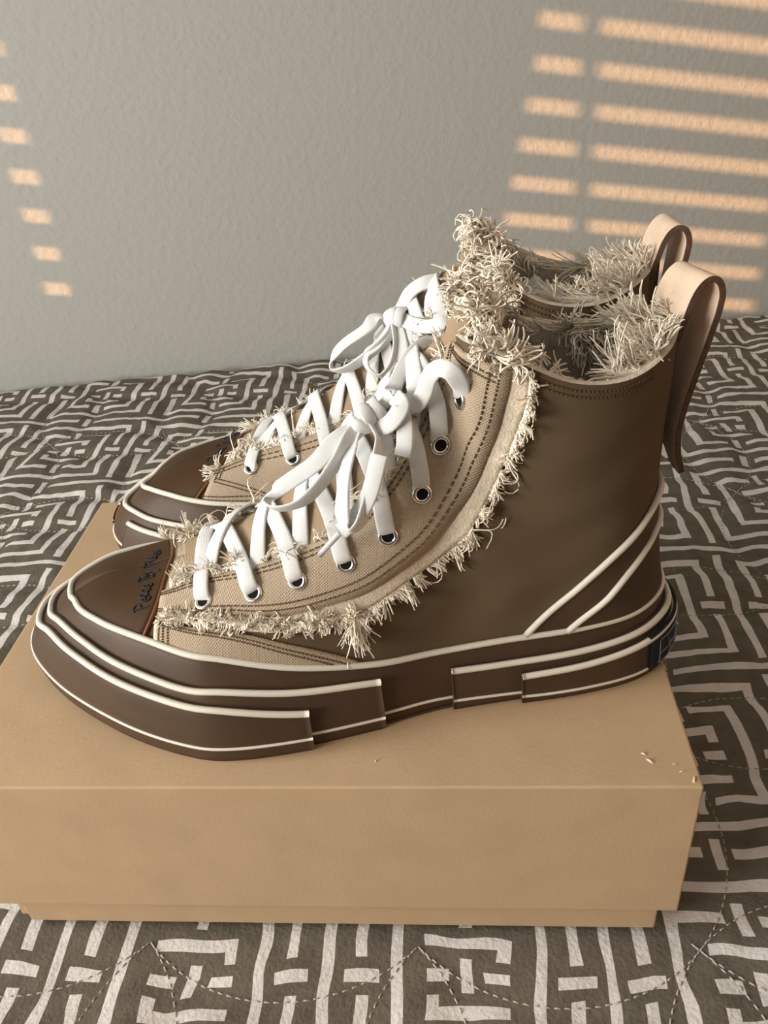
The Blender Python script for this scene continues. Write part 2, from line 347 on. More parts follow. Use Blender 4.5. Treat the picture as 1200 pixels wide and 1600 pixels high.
# dashed quilting thread along the circles
m = MB(); DV = []; DF = []
for ci in range(-6, 9):
    for cj in range(-3, 8):
        cx = .013 + ci * TP; cy = -.077 + cj * TP
        if not (-.55 < cx < .95 and -.35 < cy < .75): continue
        nd = 128; th = (np.arange(nd)) * 2 * math.pi / nd
        for t0 in th:
            a = np.array([t0, t0 + .030]); px_ = cx + RC * np.cos(a); py_ = cy + RC * np.sin(a)
            if (py_.max() > .72 + .155 * px_.mean()) or (-.01 < px_.mean() < .37 and -.005 < py_.mean() < .26): continue
            if px_.mean() < -.5 or px_.mean() > .85: continue
            DV.append((px_[0], py_[0], px_[1], py_[1]))
DV = np.array(DV); z0 = quilt_z(DV[:, 0], DV[:, 1]); z1 = quilt_z(DV[:, 2], DV[:, 3])
for (x0, y0, x1, y1), za, zb in zip(DV, z0, z1):
    dx, dy = x1 - x0, y1 - y0; l = math.hypot(dx, dy); nx, ny = -dy / l * .00042, dx / l * .00042
    m.add([(x0 - nx, y0 - ny, za + .0001), (x0 + nx, y0 + ny, za + .0001), (x1 + nx, y1 + ny, zb + .0001), (x1 - nx, y1 - ny, zb + .0001), ((x0 + x1) / 2, (y0 + y1) / 2, (za + zb) / 2 + .0009)],
          [(0, 1, 4), (1, 2, 4), (2, 3, 4), (3, 0, 4)])
st = m.build('quilting_stitches', M['quilt_thread'], quilt, smooth=False, xf=lambda x, y, z: (x - .25, y - .3, z)); st['kind'] = 'stuff'

# ------------------------------------------------------------------ the shoe box
BL, BW, BH, LIDZ = 0.360, 0.252, 0.115, 0.0205
box = empty('shoe_box', (BL / 2, BW / 2, 0)); tag(box, 'plain kraft cardboard shoe box with a deep lid, under both shoes', 'box')
ctr = np.array([BL / 2, BW / 2, 0])
m = MB(); th = .0022
def shell(m, x0, x1, y0, y1, z0, z1, up, taper=0.0):
    """open box with walls of thickness th; up=True: the closed face is on top"""
    zc, zo = (z1, z0) if up else (z0, z1)
    zi = zc - th if up else zc + th
    o0 = [(x0, y0), (x1, y0), (x1, y1), (x0, y1)]; i0 = [(x0 + th, y0 + th), (x1 - th, y0 + th), (x1 - th, y1 - th), (x0 + th, y1 - th)]
    V = []
    for P_, zz in ((o0, zc), (o0, zo), (i0, zo), (i0, zi)): V += [(p[0] + (taper if (zz == zc and not up and p[0] < .1) else 0), p[1], zz) for p in P_]
    F = [(0, 1, 2, 3), (15, 14, 13, 12)]
    for r in range(3):
        for j in range(4): F.append((r * 4 + j, (r + 1) * 4 + j, (r + 1) * 4 + (j + 1) % 4, r * 4 + (j + 1) % 4))
    if not up: F = [q[::-1] for q in F]
    m.add(np.array(V) - ctr, F)
shell(m, 0, BL, 0, BW, LIDZ, BH, True); lid = m.build('lid', M['kraft'], box, smooth=False, bevel=.0016)
m = MB(); shell(m, .0085, BL - .0085, .0032, BW - .0032, 0.0, BH - .004, False, .008); m.build('tray', M['kraft'], box, smooth=False, bevel=.0010)
m = MB()                                    # torn flakes of paper near the corner of the lid
for (x, y, l, w_, a) in ((.3395, .0145, .0042, .0016, -.9), (.3375, .0185, .0026, .0010, -.7), (.3525, .0085, .003, .0008, .3), (.3565, .0040, .004, .0012, 1.2), (.2145, .0150, .0016, .0008, .6), (.3500, .0125, .002, .0006, .2)):
    c, s = math.cos(a), math.sin(a); V = []
    for (u, v, h) in ((-1, -1, .0001), (1, -.7, .0002), (1.1, .8, .0001), (-.8, 1, .0001), (0, 0, .0009)):
        V.append((x + (u * l * c - v * w_ * s) / 2 - ctr[0], y + (u * l * s + v * w_ * c) / 2 - ctr[1], BH + h))
    m.add(V, [(0, 1, 4), (1, 2, 4), (2, 3, 4), (3, 0, 4)])
sc_ = m.build('torn_flakes', M['kraft_edge'], lid, smooth=False); sc_['kind'] = 'stuff'

# ---- shoe geometry


def hspline(P, t, closed=False):
    """Catmull-Rom style interpolation of rows of P (n,k) at parameters t in [0,1]; knots spaced uniformly"""
    P=np.asarray(P,float); n=len(P); t=np.asarray(t,float)
    if closed:
        f=(t%1.0)*n; i=np.floor(f).astype(int)%n; u=(f-np.floor(f))[...,None]
        p0,p1,p2,p3=P[(i-1)%n],P[i],P[(i+1)%n],P[(i+2)%n]
    else:
        f=np.clip(t,0,1)*(n-1); i=np.minimum(np.floor(f).astype(int),n-2); u=(f-i)[...,None]
        p1,p2=P[i],P[i+1]
        p0=np.where((i>0)[...,None],P[np.maximum(i-1,0)],2*p1-p2)
        p3=np.where((i<n-2)[...,None],P[np.minimum(i+2,n-1)],2*p2-p1)
    return 0.5*((2*p1)+(-p0+p2)*u+(2*p0-5*p1+4*p2-p3)*u*u+(-p0+3*p1-3*p2+p3)*u**3)
# sole outline, shoe-local metres: x toe->heel, y towards the inner side, z up.
#        x      y     ztop  inset  zbot  fA   fB
SOLE=np.array([
 (0.0000, 0.0190, 0.0461, 0.0231, 0.0091, 0.7905, 0.6766),
 (0.0079, 0.0021, 0.0504, 0.0209, 0.0077, 0.8179, 0.7321),
 (0.0272, -0.0181, 0.0528, 0.0147, 0.0043, 0.8228, 0.7109),
 (0.0587, -0.0409, 0.0531, 0.0148, 0.0017, 0.7496, 0.6379),
 (0.0870, -0.0547, 0.0508, 0.0124, 0.0000, 0.7227, 0.6148),
 (0.1079, -0.0598, 0.0489, 0.0124, 0.0000, 0.7433, 0.6049),
 (0.1418, -0.0584, 0.0419, 0.0084, 0.0001, 0.7656, 0.5615),
 (0.1793, -0.0522, 0.0360, 0.0056, 0.0000, 0.8000, 0.5250),
 (0.2101, -0.0453, 0.0335, 0.0055, 0.0000, 0.7400, 0.5050),
 (0.2415, -0.0422, 0.0345, 0.0048, 0.0000, 0.7000, 0.5150),
 (0.2802, -0.0395, 0.0355, 0.0042, 0.0000, 0.7150, 0.5500),
 (0.3088, -0.0330, 0.0370, 0.0035, 0.0000, 0.7550, 0.6150),
 (0.3265, -0.0190, 0.0395, 0.0030, 0.0000, 0.7550, 0.6250),
 (0.3325, 0.0000, 0.0405, 0.0030, 0.0000, 0.7200, 0.5900),
 (0.3265, 0.0190, 0.0395, 0.0030, 0.0000, 0.7550, 0.6250),
 (0.3088, 0.0315, 0.0370, 0.0035, 0.0000, 0.7550, 0.6150),
 (0.2802, 0.0355, 0.0355, 0.0042, 0.0000, 0.7150, 0.5500),
 (0.2415, 0.0370, 0.0345, 0.0048, 0.0000, 0.7000, 0.5150),
 (0.2000, 0.0420, 0.0345, 0.0055, 0.0000, 0.7400, 0.5100),
 (0.1500, 0.0490, 0.0410, 0.0080, 0.0000, 0.7700, 0.5600),
 (0.1100, 0.0575, 0.0475, 0.0115, 0.0000, 0.7450, 0.6000),
 (0.0745, 0.0637, 0.0505, 0.0129, 0.0011, 0.7424, 0.6012),
 (0.0370, 0.0610, 0.0516, 0.0185, 0.0040, 0.7458, 0.6403),
 (0.0130, 0.0505, 0.0498, 0.0225, 0.0068, 0.7751, 0.6729),
 (0.0010, 0.0360, 0.0472, 0.0225, 0.0086, 0.7781, 0.6723),
])
NS=len(SOLE); S_HEEL=13/NS
def sole_at(s):
    """row values and outward 2D normal"""
    v=hspline(SOLE,s,True); e=1e-4
    d=hspline(SOLE,np.asarray(s)+e,True)[...,:2]-hspline(SOLE,np.asarray(s)-e,True)[...,:2]
    d/=np.linalg.norm(d,axis=-1,keepdims=True)
    nrm=np.stack([-d[...,1],d[...,0]],-1)   # walk toe->outer side->heel : outward is...
    return v,-nrm*-1*SGN
SGN=-1.0
def prof(v,z):
    """inward offset of the sole wall at height z"""
    ztop,ins,zb=v[...,2],v[...,3],v[...,4]; zk=zb+.007
    a=np.clip((z-zk)/(ztop-zk),0,1.3)**1.6*ins
    b=np.clip((zk-z)/.007,0,1)**2*.0009
    return a+b
def sole_pt(s,z,off=0.0):
    """point of the sole wall at outline parameter s and height z (local), pushed out by off"""
    v,n=sole_at(s); k=-prof(v,z)
    c=np.array([.056,.0150])-v[...,:2]; c/=np.maximum(np.linalg.norm(c,axis=-1,keepdims=True),1e-9)   # round the toe: inset towards the middle of the toe box
    t=np.clip((.085-v[...,0:1])/.045,0,1); t=t*t*(3-2*t)
    dr=n*(1-t)-c*t; dr/=np.linalg.norm(dr,axis=-1,keepdims=True)
    xy=v[...,:2]+dr*np.asarray(k)[...,None]+n*np.asarray(off)
    return np.concatenate([xy,np.broadcast_to(np.asarray(z),xy.shape[:-1])[...,None]],-1)
def s_of_x(x,lateral=True):
    ss=np.linspace(0,S_HEEL,800) if lateral else np.linspace(1,S_HEEL,800)
    X=hspline(SOLE,ss,True)[:,0]
    return np.interp(x,X,ss)
# upper: each half is swept from the sole line (v=0) to the ridge / collar rim (v=1)
#   Lx     T(x,y,z)              dirT*h (x,y,z)            dirL*h (x,y,z)      (y written for the outer half, y<0 outward)
UP=np.array([
 (.0012, .0600, .0150,.0595, -.0200, .0000,-.0005,  .0090, .0000,.0040),
 (.0330, .0660, .0140,.0610, -.0130,-.0180,-.0003,  .0020, .0075,.0040),
 (.0640, .0780, .0120,.0650, -.0040,-.0250,-.0005,  .0000, .0070,.0060),
 (.1000, .1020, .0080,.0750, -.0000,-.0260,-.0010,  .0000, .0050,.0120),
 (.1320, .1320, .0040,.0920,  .0050,-.0250,-.0020,  .0000, .0040,.0220),
 (.1600, .1600, .0015,.1140,  .0060,-.0250,-.0030,  .0000, .0050,.0300),
 (.1850, .1850, .0000,.1410,  .0060,-.0250,-.0030,  .0000, .0060,.0380),
 (.2050, .2070, .0000,.1620,  .0050,-.0240,-.0040,  .0000, .0070,.0430),
 (.2200, .2230, .0000,.1760,  .0030,-.0190,-.0060,  .0010, .0080,.0460),
 (.2360, .2290,-.0200,.1800,  .0010,-.0080,-.0300,  .0010, .0070,.0480),
 (.2520, .2430,-.0320,.1770,  .0000,-.0010,-.0480,  .0000, .0050,.0480),
 (.2720, .2680,-.0365,.1660,  .0000,-.0005,-.0450, -.0010, .0030,.0480),
 (.2930, .2920,-.0340,.1640,  .0000,-.0005,-.0450, -.0030, .0020,.0480),
 (.3170, .3120,-.0220,.1700, -.0005, .0000,-.0450, -.0080, .0020,.0480),
 (.3325, .3245, .0000,.1770,  .0010, .0000,-.0450, -.0120, .0000,.0480),
])
NU=len(UP)
def upper_pt(w,v,side=-1):
    """side -1: outer (lateral) half, +1: inner half"""
    w=np.asarray(w,float); v=np.asarray(v,float)
    w,v=np.broadcast_arrays(w,v)
    K=hspline(UP,w)
    Lx=np.minimum(K[...,0],.3324)
    lat=side<0
    s=s_of_x(Lx,lat)
    s=np.where(w>=.9999,S_HEEL,s); s=np.where(w<=.0001,0.0 if lat else 1.0,s)
    sv,_=sole_at(s)
    zl=sv[...,2]-.0025
    L=sole_pt(s,zl,-.0018)
    T=K[...,1:4].copy(); dT=K[...,4:7].copy(); dL=K[...,7:10].copy()
    if not lat:
        ridge=np.maximum(T[...,1],0)          # the ridge bends with the toe, the rim is mirrored
        rim=np.minimum(T[...,1],0)
        T[...,1]=ridge-rim; dT[...,1]*=-1; dL[...,1]*=-1
    t=v[...,None]
    P=L*(1-t)**3+3*(L+dL)*t*(1-t)**2+3*(T+dT)*t*t*(1-t)+T*t**3
    soft=np.clip((w-.42)/.12,0,1)*np.clip((1-w)/.08,0,1)*np.clip(v/.15,0,1)*np.clip((1-v)/.2,0,1)      # slack folds of the cloth
    P[...,1]+=side*soft*(.0013*np.sin(21*w+9*v+1.0)*np.cos(6*v-8*w)+.0008*np.sin(38*w-17*v)*np.sin(11*v+4*w))
    return P
def upper_n(w,v,side=-1):
    e=2e-3
    a=upper_pt(np.clip(w+e,0,1),v,side)-upper_pt(np.clip(w-e,0,1),v,side)
    b=upper_pt(w,np.clip(v+e,0,1),side)-upper_pt(w,np.clip(v-e,0,1),side)
    n=np.cross(a,b)*(1 if side<0 else -1)
    l=np.linalg.norm(n,axis=-1,keepdims=True)
    return n/np.maximum(l,1e-12)
def up_off(w,v,side=-1,h=0.0):
    return upper_pt(w,v,side)+upper_n(w,v,side)*np.asarray(h)[...,None]
# ------------------------------------------------------------------ the shoes (all shapes in shoe-local metres, outer half y<0)
EYE = [(.2140, .5100), (.2700, .4882), (.3207, .4813), (.3815, .4596), (.4400, .4667), (.4945, .5262), (.5312, .6176), (.6039, .7459)]
E_IN = [(.1600, .6300), (.1972, .7029), (.2642, .6560), (.3207, .6280), (.3776, .6081), (.4242, .6255), (.4587, .6708), (.4921, .7526), (.5209, .8258), (.5578, .8900), (.5850, .9500)]
E_OUT = [(.1610, .4018), (.2226, .4024), (.2786, .3454), (.3186, .3252), (.3565, .3222), (.4039, .3151), (.4518, .3352), (.5197, .3716), (.6101, .4827), (.6814, .7007), (.7118, .8781), (.7192, .9700)]
BAND = [(.1660, .3600), (.2258, .3150), (.2547, .2700), (.2945, .2402), (.3449, .2199), (.3857, .2401), (.4211, .2625), (.4723, .2924), (.5334, .3138), (.5951, .3618), (.6668, .5302), (.7157, .7283), (.7358, .8734), (.7411, .9774)]
E_OUT_INNER = [(.1600, .0300), (.2000, .0250), (.2400, .0250), (.2800, .0350), (.3200, .1000), (.3700, .2000), (.4400, .3000), (.5197, .3716), (.6101, .4827), (.6814, .7007), (.7118, .8781), (.7192, .9700)]
BAND_INNER = [(.1600, .0150), (.2000, .0100), (.2450, .0100), (.2900, .0150), (.3350, .0600), (.3900, .1450), (.4650, .2400), (.5334, .3138), (.5951, .3618), (.6668, .5302), (.7157, .7283), (.7358, .8734), (.7411, .9774)]
STRIP = [(.1600, .3450), (.1950, .3200), (.2256, .2880), (.2600, .2420), (.2940, .1847), (.3240, .1400), (.3533, .0960), (.3750, .0620), (.3950, .0250)]
TOE = [(.1475, 0.0), (.1493, .0936), (.1551, .4080), (.1573, .6057), (.1568, .8157), (.1560, 1.0)]
D1 = [(.7100, 0.0), (.7164, .0195), (.7901, .1571), (.8633, .3047), (.9117, .3679), (.9397, .3930), (.9700, .4080), (1.0, .4120)]
D2 = [(.7850, 0.0), (.7957, .0243), (.8424, .1073), (.8918, .2108), (.9436, .2660), (.9624, .2850), (.9800, .2920), (1.0, .2950)]
def wv(curve, n): return hspline(np.array(curve), np.linspace(0, 1, n))
def S(w, v, side, h=0.0): return up_off(np.asarray(w, float), np.asarray(v, float), side, np.broadcast_to(np.asarray(h, float), np.broadcast(np.asarray(w), np.asarray(v)).shape))
def slab(m, W, V, side, h0, h1, mi=0):
    """thin panel lying on the upper between heights h0 (below) and h1 (face); W, V are (a,b) parameter grids"""
    top = S(W, V, side, h1); bot = S(W, V, side, h0); a, b = W.shape
    ring = lambda P: np.concatenate([P[:-1, 0], P[-1, :-1], P[:0:-1, -1], P[0, :0:-1]])
    f = MB(); f.grid(top); f.grid(bot)
    F = [q if k < len(f.f) // 2 else q[::-1] for k, q in enumerate(f.f)]
    if side < 0: F = [q[::-1] for q in F]
    # walls
    idx = np.arange(a * b).reshape(a, b); rr = np.concatenate([idx[:-1, 0], idx[-1, :-1], idx[:0:-1, -1], idx[0, :0:-1]])
    for k in range(len(rr)):
        p, q = rr[k], rr[(k + 1) % len(rr)]; F.append((p, q, q + a * b, p + a * b) if side < 0 else (q, p, p + a * b, q + a * b))
    m.add(np.concatenate(f.v), F, mi)
def ruled(c0, c1, n, k):
    A = wv(c0, n); B = wv(c1, n); t = np.linspace(0, 1, k)[None, :]
    return A[:, None, 0] * (1 - t) + B[:, None, 0] * t, A[:, None, 1] * (1 - t) + B[:, None, 1] * t
_dense = None
def cap_point(x, y, h):
    """point on the toe cap above plan position (x, y)"""
    global _dense
    if _dense is None:
        W, V = np.meshgrid(np.linspace(0, .2, 90), np.linspace(.1, 1, 90), indexing='ij')
        _dense = np.concatenate([S(W, V, sd).reshape(-1, 3) for sd in (-1, 1)])
    d = (_dense[:, 0] - x) ** 2 + (_dense[:, 1] - y) ** 2; i = np.argsort(d)[:6]; w_ = 1 / (d[i] + 1e-8)
    return (x, y, float((_dense[i, 2] * w_).sum() / w_.sum()) + h)
# handwriting, one list of strokes per letter, box 0..1 wide, 0..1 tall
GL = {
 'P': [[(.15, 1), (.1, .5), (.08, 0)], [(-.1, .92), (.4, 1.0), (.75, .85), (.6, .6), (.12, .5)]],
 'e': [[(.1, .3), (.5, .38), (.55, .55), (.3, .6), (.1, .35), (.2, .05), (.6, .1)]],
 'a': [[(.6, .5), (.3, .55), (.1, .25), (.3, .02), (.55, .2), (.62, .5), (.62, .05)]],
 'c': [[(.6, .5), (.3, .58), (.1, .3), (.25, .02), (.6, .1)]],
 'i': [[(.3, .55), (.3, .02)], [(.32, .78), (.36, .84)]],
 'B': [[(.15, 1), (.1, 0)], [(-.05, .95), (.5, 1), (.62, .8), (.15, .55)], [(.15, .55), (.75, .4), (.6, .08), (.0, .0)]],
 'y': [[(.1, .6), (.35, .25)], [(.75, .75), (.4, .2), (.1, -.35)]],
}
PEN = {'P': .75, 'e': .62, 'a': .68, 'c': .62, 'i': .42, 'B': .85, 'y': .8, ' ': 1.0}
def frizz_many(m, base, d, L, r, turn, axis, nseg=9, ylim=None):
    """loose curly threads: base, d, axis (N,3); L, r, turn (N,)"""
    d = d / np.maximum(np.linalg.norm(d, axis=1, keepdims=True), 1e-9); axis = axis - d * (axis * d).sum(1, keepdims=True) * .8
    axis = axis / np.maximum(np.linalg.norm(axis, axis=1, keepdims=True), 1e-9)
    p = base.copy(); P = [p.copy()]; k = turn / nseg; ph = nrg.random(len(p)) * 6.28
    for i in range(nseg):
        p = p + d * (L / nseg)[:, None]; P.append(p.copy())
        kk = k * (.7 + .8 * np.sin(ph + i * .9)); d = d + np.cross(axis, d) * kk[:, None] + nrg.normal(size=d.shape) * .05 + np.array([0, 0, -.02])
        d /= np.linalg.norm(d, axis=1, keepdims=True)
    P = np.stack(P, 1)
    if ylim: P[..., 1] = np.where(P[..., 2] < .168, np.clip(P[..., 1], -ylim, ylim), P[..., 1])
    m.threads(P, r, np.array([.31, .52, .8]))
def fringe(m, pts, dirs, nrms, count, L, spread=.5, curl=2.5, tuft=6, r=.00045, lift=.25, fan=.13, ylim=None):
    """tufts of threads along a polyline; the threads of a tuft share a curl"""
    pts = np.asarray(pts, float); dirs = np.asarray(dirs, float); nrms = np.asarray(nrms, float)
    f = nrg.random(count) * (len(pts) - 1.001); i = f.astype(int); u = (f - i)[:, None]
    p = pts[i] * (1 - u) + pts[i + 1] * u; d = dirs[i]; n_ = nrms[i]; t = pts[i + 1] - pts[i]; t /= np.maximum(np.linalg.norm(t, axis=1, keepdims=True), 1e-9)
    bd = d + t * nrg.normal(size=(count, 1)) * spread + n_ * (lift + nrg.normal(size=(count, 1)) * .25)
    ll = L * (.5 + .9 * nrg.random(count)); ax = nrg.normal(size=(count, 3)); tn = curl * (.3 + 1.1 * nrg.random(count))
    rep = lambda x: np.repeat(x, tuft, axis=0); N = count * tuft
    base = rep(p) + rep(t) * nrg.normal(size=(N, 1)) * .0009 + rep(n_) * nrg.random((N, 1)) * .0008
    frizz_many(m, base, rep(bd) + nrg.normal(size=(N, 3)) * fan, rep(ll) * (.7 + .5 * nrg.random(N)), np.full(N, r) * (.8 + .5 * nrg.random(N)), rep(tn) * (.7 + .6 * nrg.random(N)), rep(ax) + nrg.normal(size=(N, 3)) * .25, ylim=ylim)

def build_shoe(name, label, O, psi, mir, bow, b_gap, seed):
    global nrg
    nrg = np.random.default_rng(seed)
    root = empty(name, O, psi); tag(root, label, 'shoe')
    def out(m, nm, mt, parent=root, **k): return m.build(nm, mt, parent, mirror=mir, **k)
    # ---- sole: stacked rubber layers with cream piping
    sx = lambda x, lat: float(s_of_x(x, lat))
    def layer(s0, s1, frac, off, off_in, closed=False, ns=160):
        s = np.linspace(s0, s1, ns, endpoint=not closed); v, _ = sole_at(s); K = 12
        zt = v[:, 2] * frac(v); zl = v[:, 4]
        rows = []
        for t in np.linspace(0, 1, K):
            z = zl + (zt - zl) * t; rdg = .0005 * math.exp(-((t - .47) / .035) ** 2)
            rows.append(sole_pt(s, z, off + rdg - (.0006 if t == 1 else 0)))
        for t in np.linspace(1, 0, 5): z = zl + (zt - zl) * t; rows.append(sole_pt(s, z, off_in))
        m_ = MB(); m_.loft(np.stack(rows, 1), closed); return m_, s, v, zt
    one = lambda v: np.ones(len(v)); fA = lambda v: v[:, 5]; fB = lambda v: v[:, 6]
    def band(nm, s0, s1, frac, off, off_in, closed=False, pr=.0016, bottom=True, ns=160):
        m_, s, v, zt = layer(s0, s1, frac, off, off_in, closed, ns); o = out(m_, nm, M['rubber'])
        t_ = MB(); t_.tube(sole_pt(s, zt - .0004, off - .0001), pr, 8, closed); out(t_, 'piping', M['piping'], o)
        if bottom:
            hb = np.interp(v[:, 0], (.05, .2, .26), (.0098, .0078, .0050)) + v[:, 4]
            t_ = MB(); t_.tube(sole_pt(s, hb, off + .0001), .0008, 6, closed); out(t_, 'piping', M['piping'], o)
        return o
    band('foxing', 0, 1, one, 0.0, -.006, True, .0016, True, 300)
    la, lb, ha, hb_ = (.1805, .1455, .2150, .2490)
    if b_gap:
        la, lb, ha, hb_ = (.1850, .1500, .2150, .2490)
    band('toe_wrap', sx(la, False) - 1, sx(la, True), fA, .003, -.001)
    if b_gap:      # the outer toe wrap is cut open at the tip on this shoe
        band('toe_wrap_outer', sx(lb, False) - 1, sx(.016, False) - 1, fB, .006, .002, ns=80)
        band('toe_wrap_outer', -.022, sx(lb, True), fB, .006, .002, ns=80)
        for s_ in (sx(.016, False) - 1, -.022):
            g = MB(); v_, _ = sole_at(np.array([s_])); zz = np.linspace(v_[0, 4] + .001, v_[0, 2] * v_[0, 6], 10); g.tube(sole_pt(np.full(10, s_), zz, .0035), .0011, 6); out(g, 'glue_seam', M['gum'])
    else:
        band('toe_wrap_outer', sx(lb, False) - 1, sx(lb, True), fB, .006, .002)
    band('heel_wrap', sx(ha, True), sx(ha, False), fA, .003, -.001)
    band('heel_wrap_outer', sx(hb_, True), sx(hb_, False), fB, .006, .002)
    s = np.linspace(0, 1, 200, endpoint=False); v, _ = sole_at(s)
    m_ = MB(); lo = sole_pt(s, v[:, 4], .001); hi = sole_pt(s, v[:, 4] + .004, -.004)
    m_.add(np.concatenate([lo, hi]), [tuple(range(200)), tuple(range(399, 199, -1))] + [(k, (k + 1) % 200, 200 + (k + 1) % 200, 200 + k) for k in range(200)]); out(m_, 'outsole', M['rubber'], smooth=False)
    # ---- canvas upper, both halves in one skin, and the lining inside the collar
    nw, nv = 90, 34
    m_ = MB(); W, V = np.meshgrid(np.linspace(0, 1, nw), np.linspace(0, 1, nv), indexing='ij')
    L_ = S(W, V, -1); R_ = S(W, V, 1)
    g = MB(); g.grid(L_); m_.add(L_, [q[::-1] for q in g.f]); m_.grid(R_)
    upper = out(m_, 'canvas_upper', M['canvas'])
    m_ = MB(); W, V = np.meshgrid(np.linspace(.54, 1, 50), np.concatenate([np.linspace(.10, 1, 22)]), indexing='ij')
    for sd in (-1, 1):
        hh = np.full(W.shape, -.0028); P_ = S(W, V, sd, hh)
        P_[..., 1] = np.where(P_[..., 1] * sd < 0, P_[..., 1] * .2, P_[..., 1])
        rim = S(W[:, -1], V[:, -1], sd, 0.0002)[:, None]
        P_ = np.concatenate([P_, (P_[:, -1:] + rim) / 2 + np.array([0, 0, .0012]), rim], 1)
        g = MB(); g.grid(P_)
        if sd < 0: m_.grid(P_)
        else: m_.add(P_, [q[::-1] for q in g.f])
    out(m_, 'collar_lining', M['lining'], flip=False)
    # ---- toe cap with its glued edge
    m_ = MB(); Ed = MB(); tc = wv(TOE, 40)
    for sd in (-1, 1):
        vv = np.linspace(0, 1, 40); we = np.interp(vv, tc[:, 1], tc[:, 0]); t = np.linspace(0, 1, 24)[:, None]
        Wg = we[None, :] * t; Vg = np.broadcast_to(vv[None, :], Wg.shape)
        slab(m_, Wg, Vg, sd, -.0005, .0013)
    cap = out(m_, 'toe_cap', M['toecap'])
    P_ = np.concatenate([S(np.interp(np.linspace(.02, 1, 30), tc[:, 1], tc[:, 0]), np.linspace(.02, 1, 30), -1, .0010), S(np.interp(np.linspace(1, .02, 30), tc[:, 1], tc[:, 0]), np.linspace(1, .02, 30), 1, .0010)[1:]])
    Ed.tube(P_, .0010, 6); out(Ed, 'glue_edge', M['gum'], cap)
    # ---- handwriting on the toe cap
    m_ = MB(); text = 'Peace By Piece'; tot = sum(PEN[c] for c in text); y0, y1 = -.0185, .0235; k = (y1 - y0) / tot; pen = 0; hgt = .0078
    jit = random.Random(seed)
    for c in text:
        if c != ' ':
            for stroke in GL[c]:
                q = hspline(np.array(stroke), np.linspace(0, 1, 4 * len(stroke)))
                pp = []
                for a, b in q:
                    yy = y0 + (pen + a * .95) * k; xx = .0728 - b * hgt - .02 * (yy ** 2) * 20 * 0 + .0009 * math.sin(pen * 3)
                    if mir: yy = (y0 + y1) - yy
                    pp.append(cap_point(xx + (.0 if not mir else .001), yy, .00158))
                m_.tube(np.array(pp), .00050, 6)
        pen += PEN[c]
    out(m_, 'handwriting', M['ink'], cap)
    m_ = MB(); W, V = np.meshgrid(np.linspace(.1555, .25, 14), np.linspace(.36, 1, 12), indexing='ij')
    for sd in (-1, 1): slab(m_, W, V, sd, -.0004, .0005)
    out(m_, 'vamp', M['twill'])
    # ---- canvas panels on the upper: eyestays, frayed cream bands, side strips, heel stays
    for sd in (-1, 1):
        eo = E_OUT if sd < 0 else E_OUT_INNER; bd_ = BAND if sd < 0 else BAND_INNER
        W, V = ruled(E_IN, eo, 60, 9); m_ = MB(); slab(m_, W, V, sd, -.0004, .0024); eyestay = out(m_, 'eyestay', M['twill'])
        W, V = ruled(eo, bd_, 60, 5); W2 = W.copy(); V2 = V.copy(); m_ = MB(); slab(m_, W2, V2, sd, -.0004, .0014); out(m_, 'frayed_band', M['cream'])
        if sd < 0:
          lowc = [(a, 0.004) for a, b in STRIP]; W, V = ruled(STRIP, lowc, 40, 6); m_ = MB(); slab(m_, W, V, sd, -.0004, .0014); strip = out(m_, 'side_strip', M['twill'])
          fe = MB(); fe.ribbon(S(np.full(12, .1610), np.linspace(.01, .34, 12), sd, .0016), upper_n(np.full(12, .161), np.linspace(.01, .34, 12), sd), .0026, .001); out(fe, 'frayed_edge', M['cream'], strip)
        # stitching: two dashed rows inside the eyestay edge, two along the strip, two below the collar
        st_ = MB()
        def dashes(c, n, h, r=.00045, duty=.62):
            q = wv(c, n * 2 + 1)
            for i in range(n):
                a = q[2 * i]; b = q[2 * i] + (q[2 * i + 2] - q[2 * i]) * duty
                st_.tube(S(np.array([a[0], b[0]]), np.array([a[1], b[1]]), sd, h), r, 4)
        Ei, Eo = np.array(wv(E_IN, 24)), np.array(wv(eo, 24))
        for f in (.90, .80): dashes(Ei * (1 - f) + Eo * f, 84, .0026)
        for f in (.10, .18): dashes((Ei * (1 - f) + Eo * f), 76, .0026)
        ta = [(Ei[-1] * (1 - t) + Eo[-1] * t - np.array([.004, .03])) for t in np.linspace(.06, .9, 6)]; dashes(ta, 18, .0026); dashes([p - np.array([.003, .02]) for p in ta], 18, .0026)
        out(st_, 'stitching', M['stitch'], eyestay)
        st_ = MB(); sa = np.array(STRIP[:-1])
        if sd < 0:
            for dv in (.030, .055): dashes(np.maximum(sa - np.array([0, dv]), .01), 44, .0016)
            for dw in (.006, .011): dashes([(.161 + dw, .02), (.161 + dw, .28)], 8, .0016)
            out(st_, 'stitching', M['stitch'], strip)
        else:
            for dv in (0, .05): dashes([(.166, .40 + dv), (.20, .28 + dv), (.245, .10 + dv)], 16, .0026)
            for dv in (0, .006): dashes([(.166 + dv, .42), (.165 + dv, .62)], 7, .0026)
            out(st_, 'stitching', M['stitch'], eyestay)
        st_ = MB()
        for dv in (.022, .042): dashes([(w_, 1 - dv) for w_ in np.linspace(.745, .90, 8)], 30, .0003)
        out(st_, 'stitching', M['stitch'], upper)
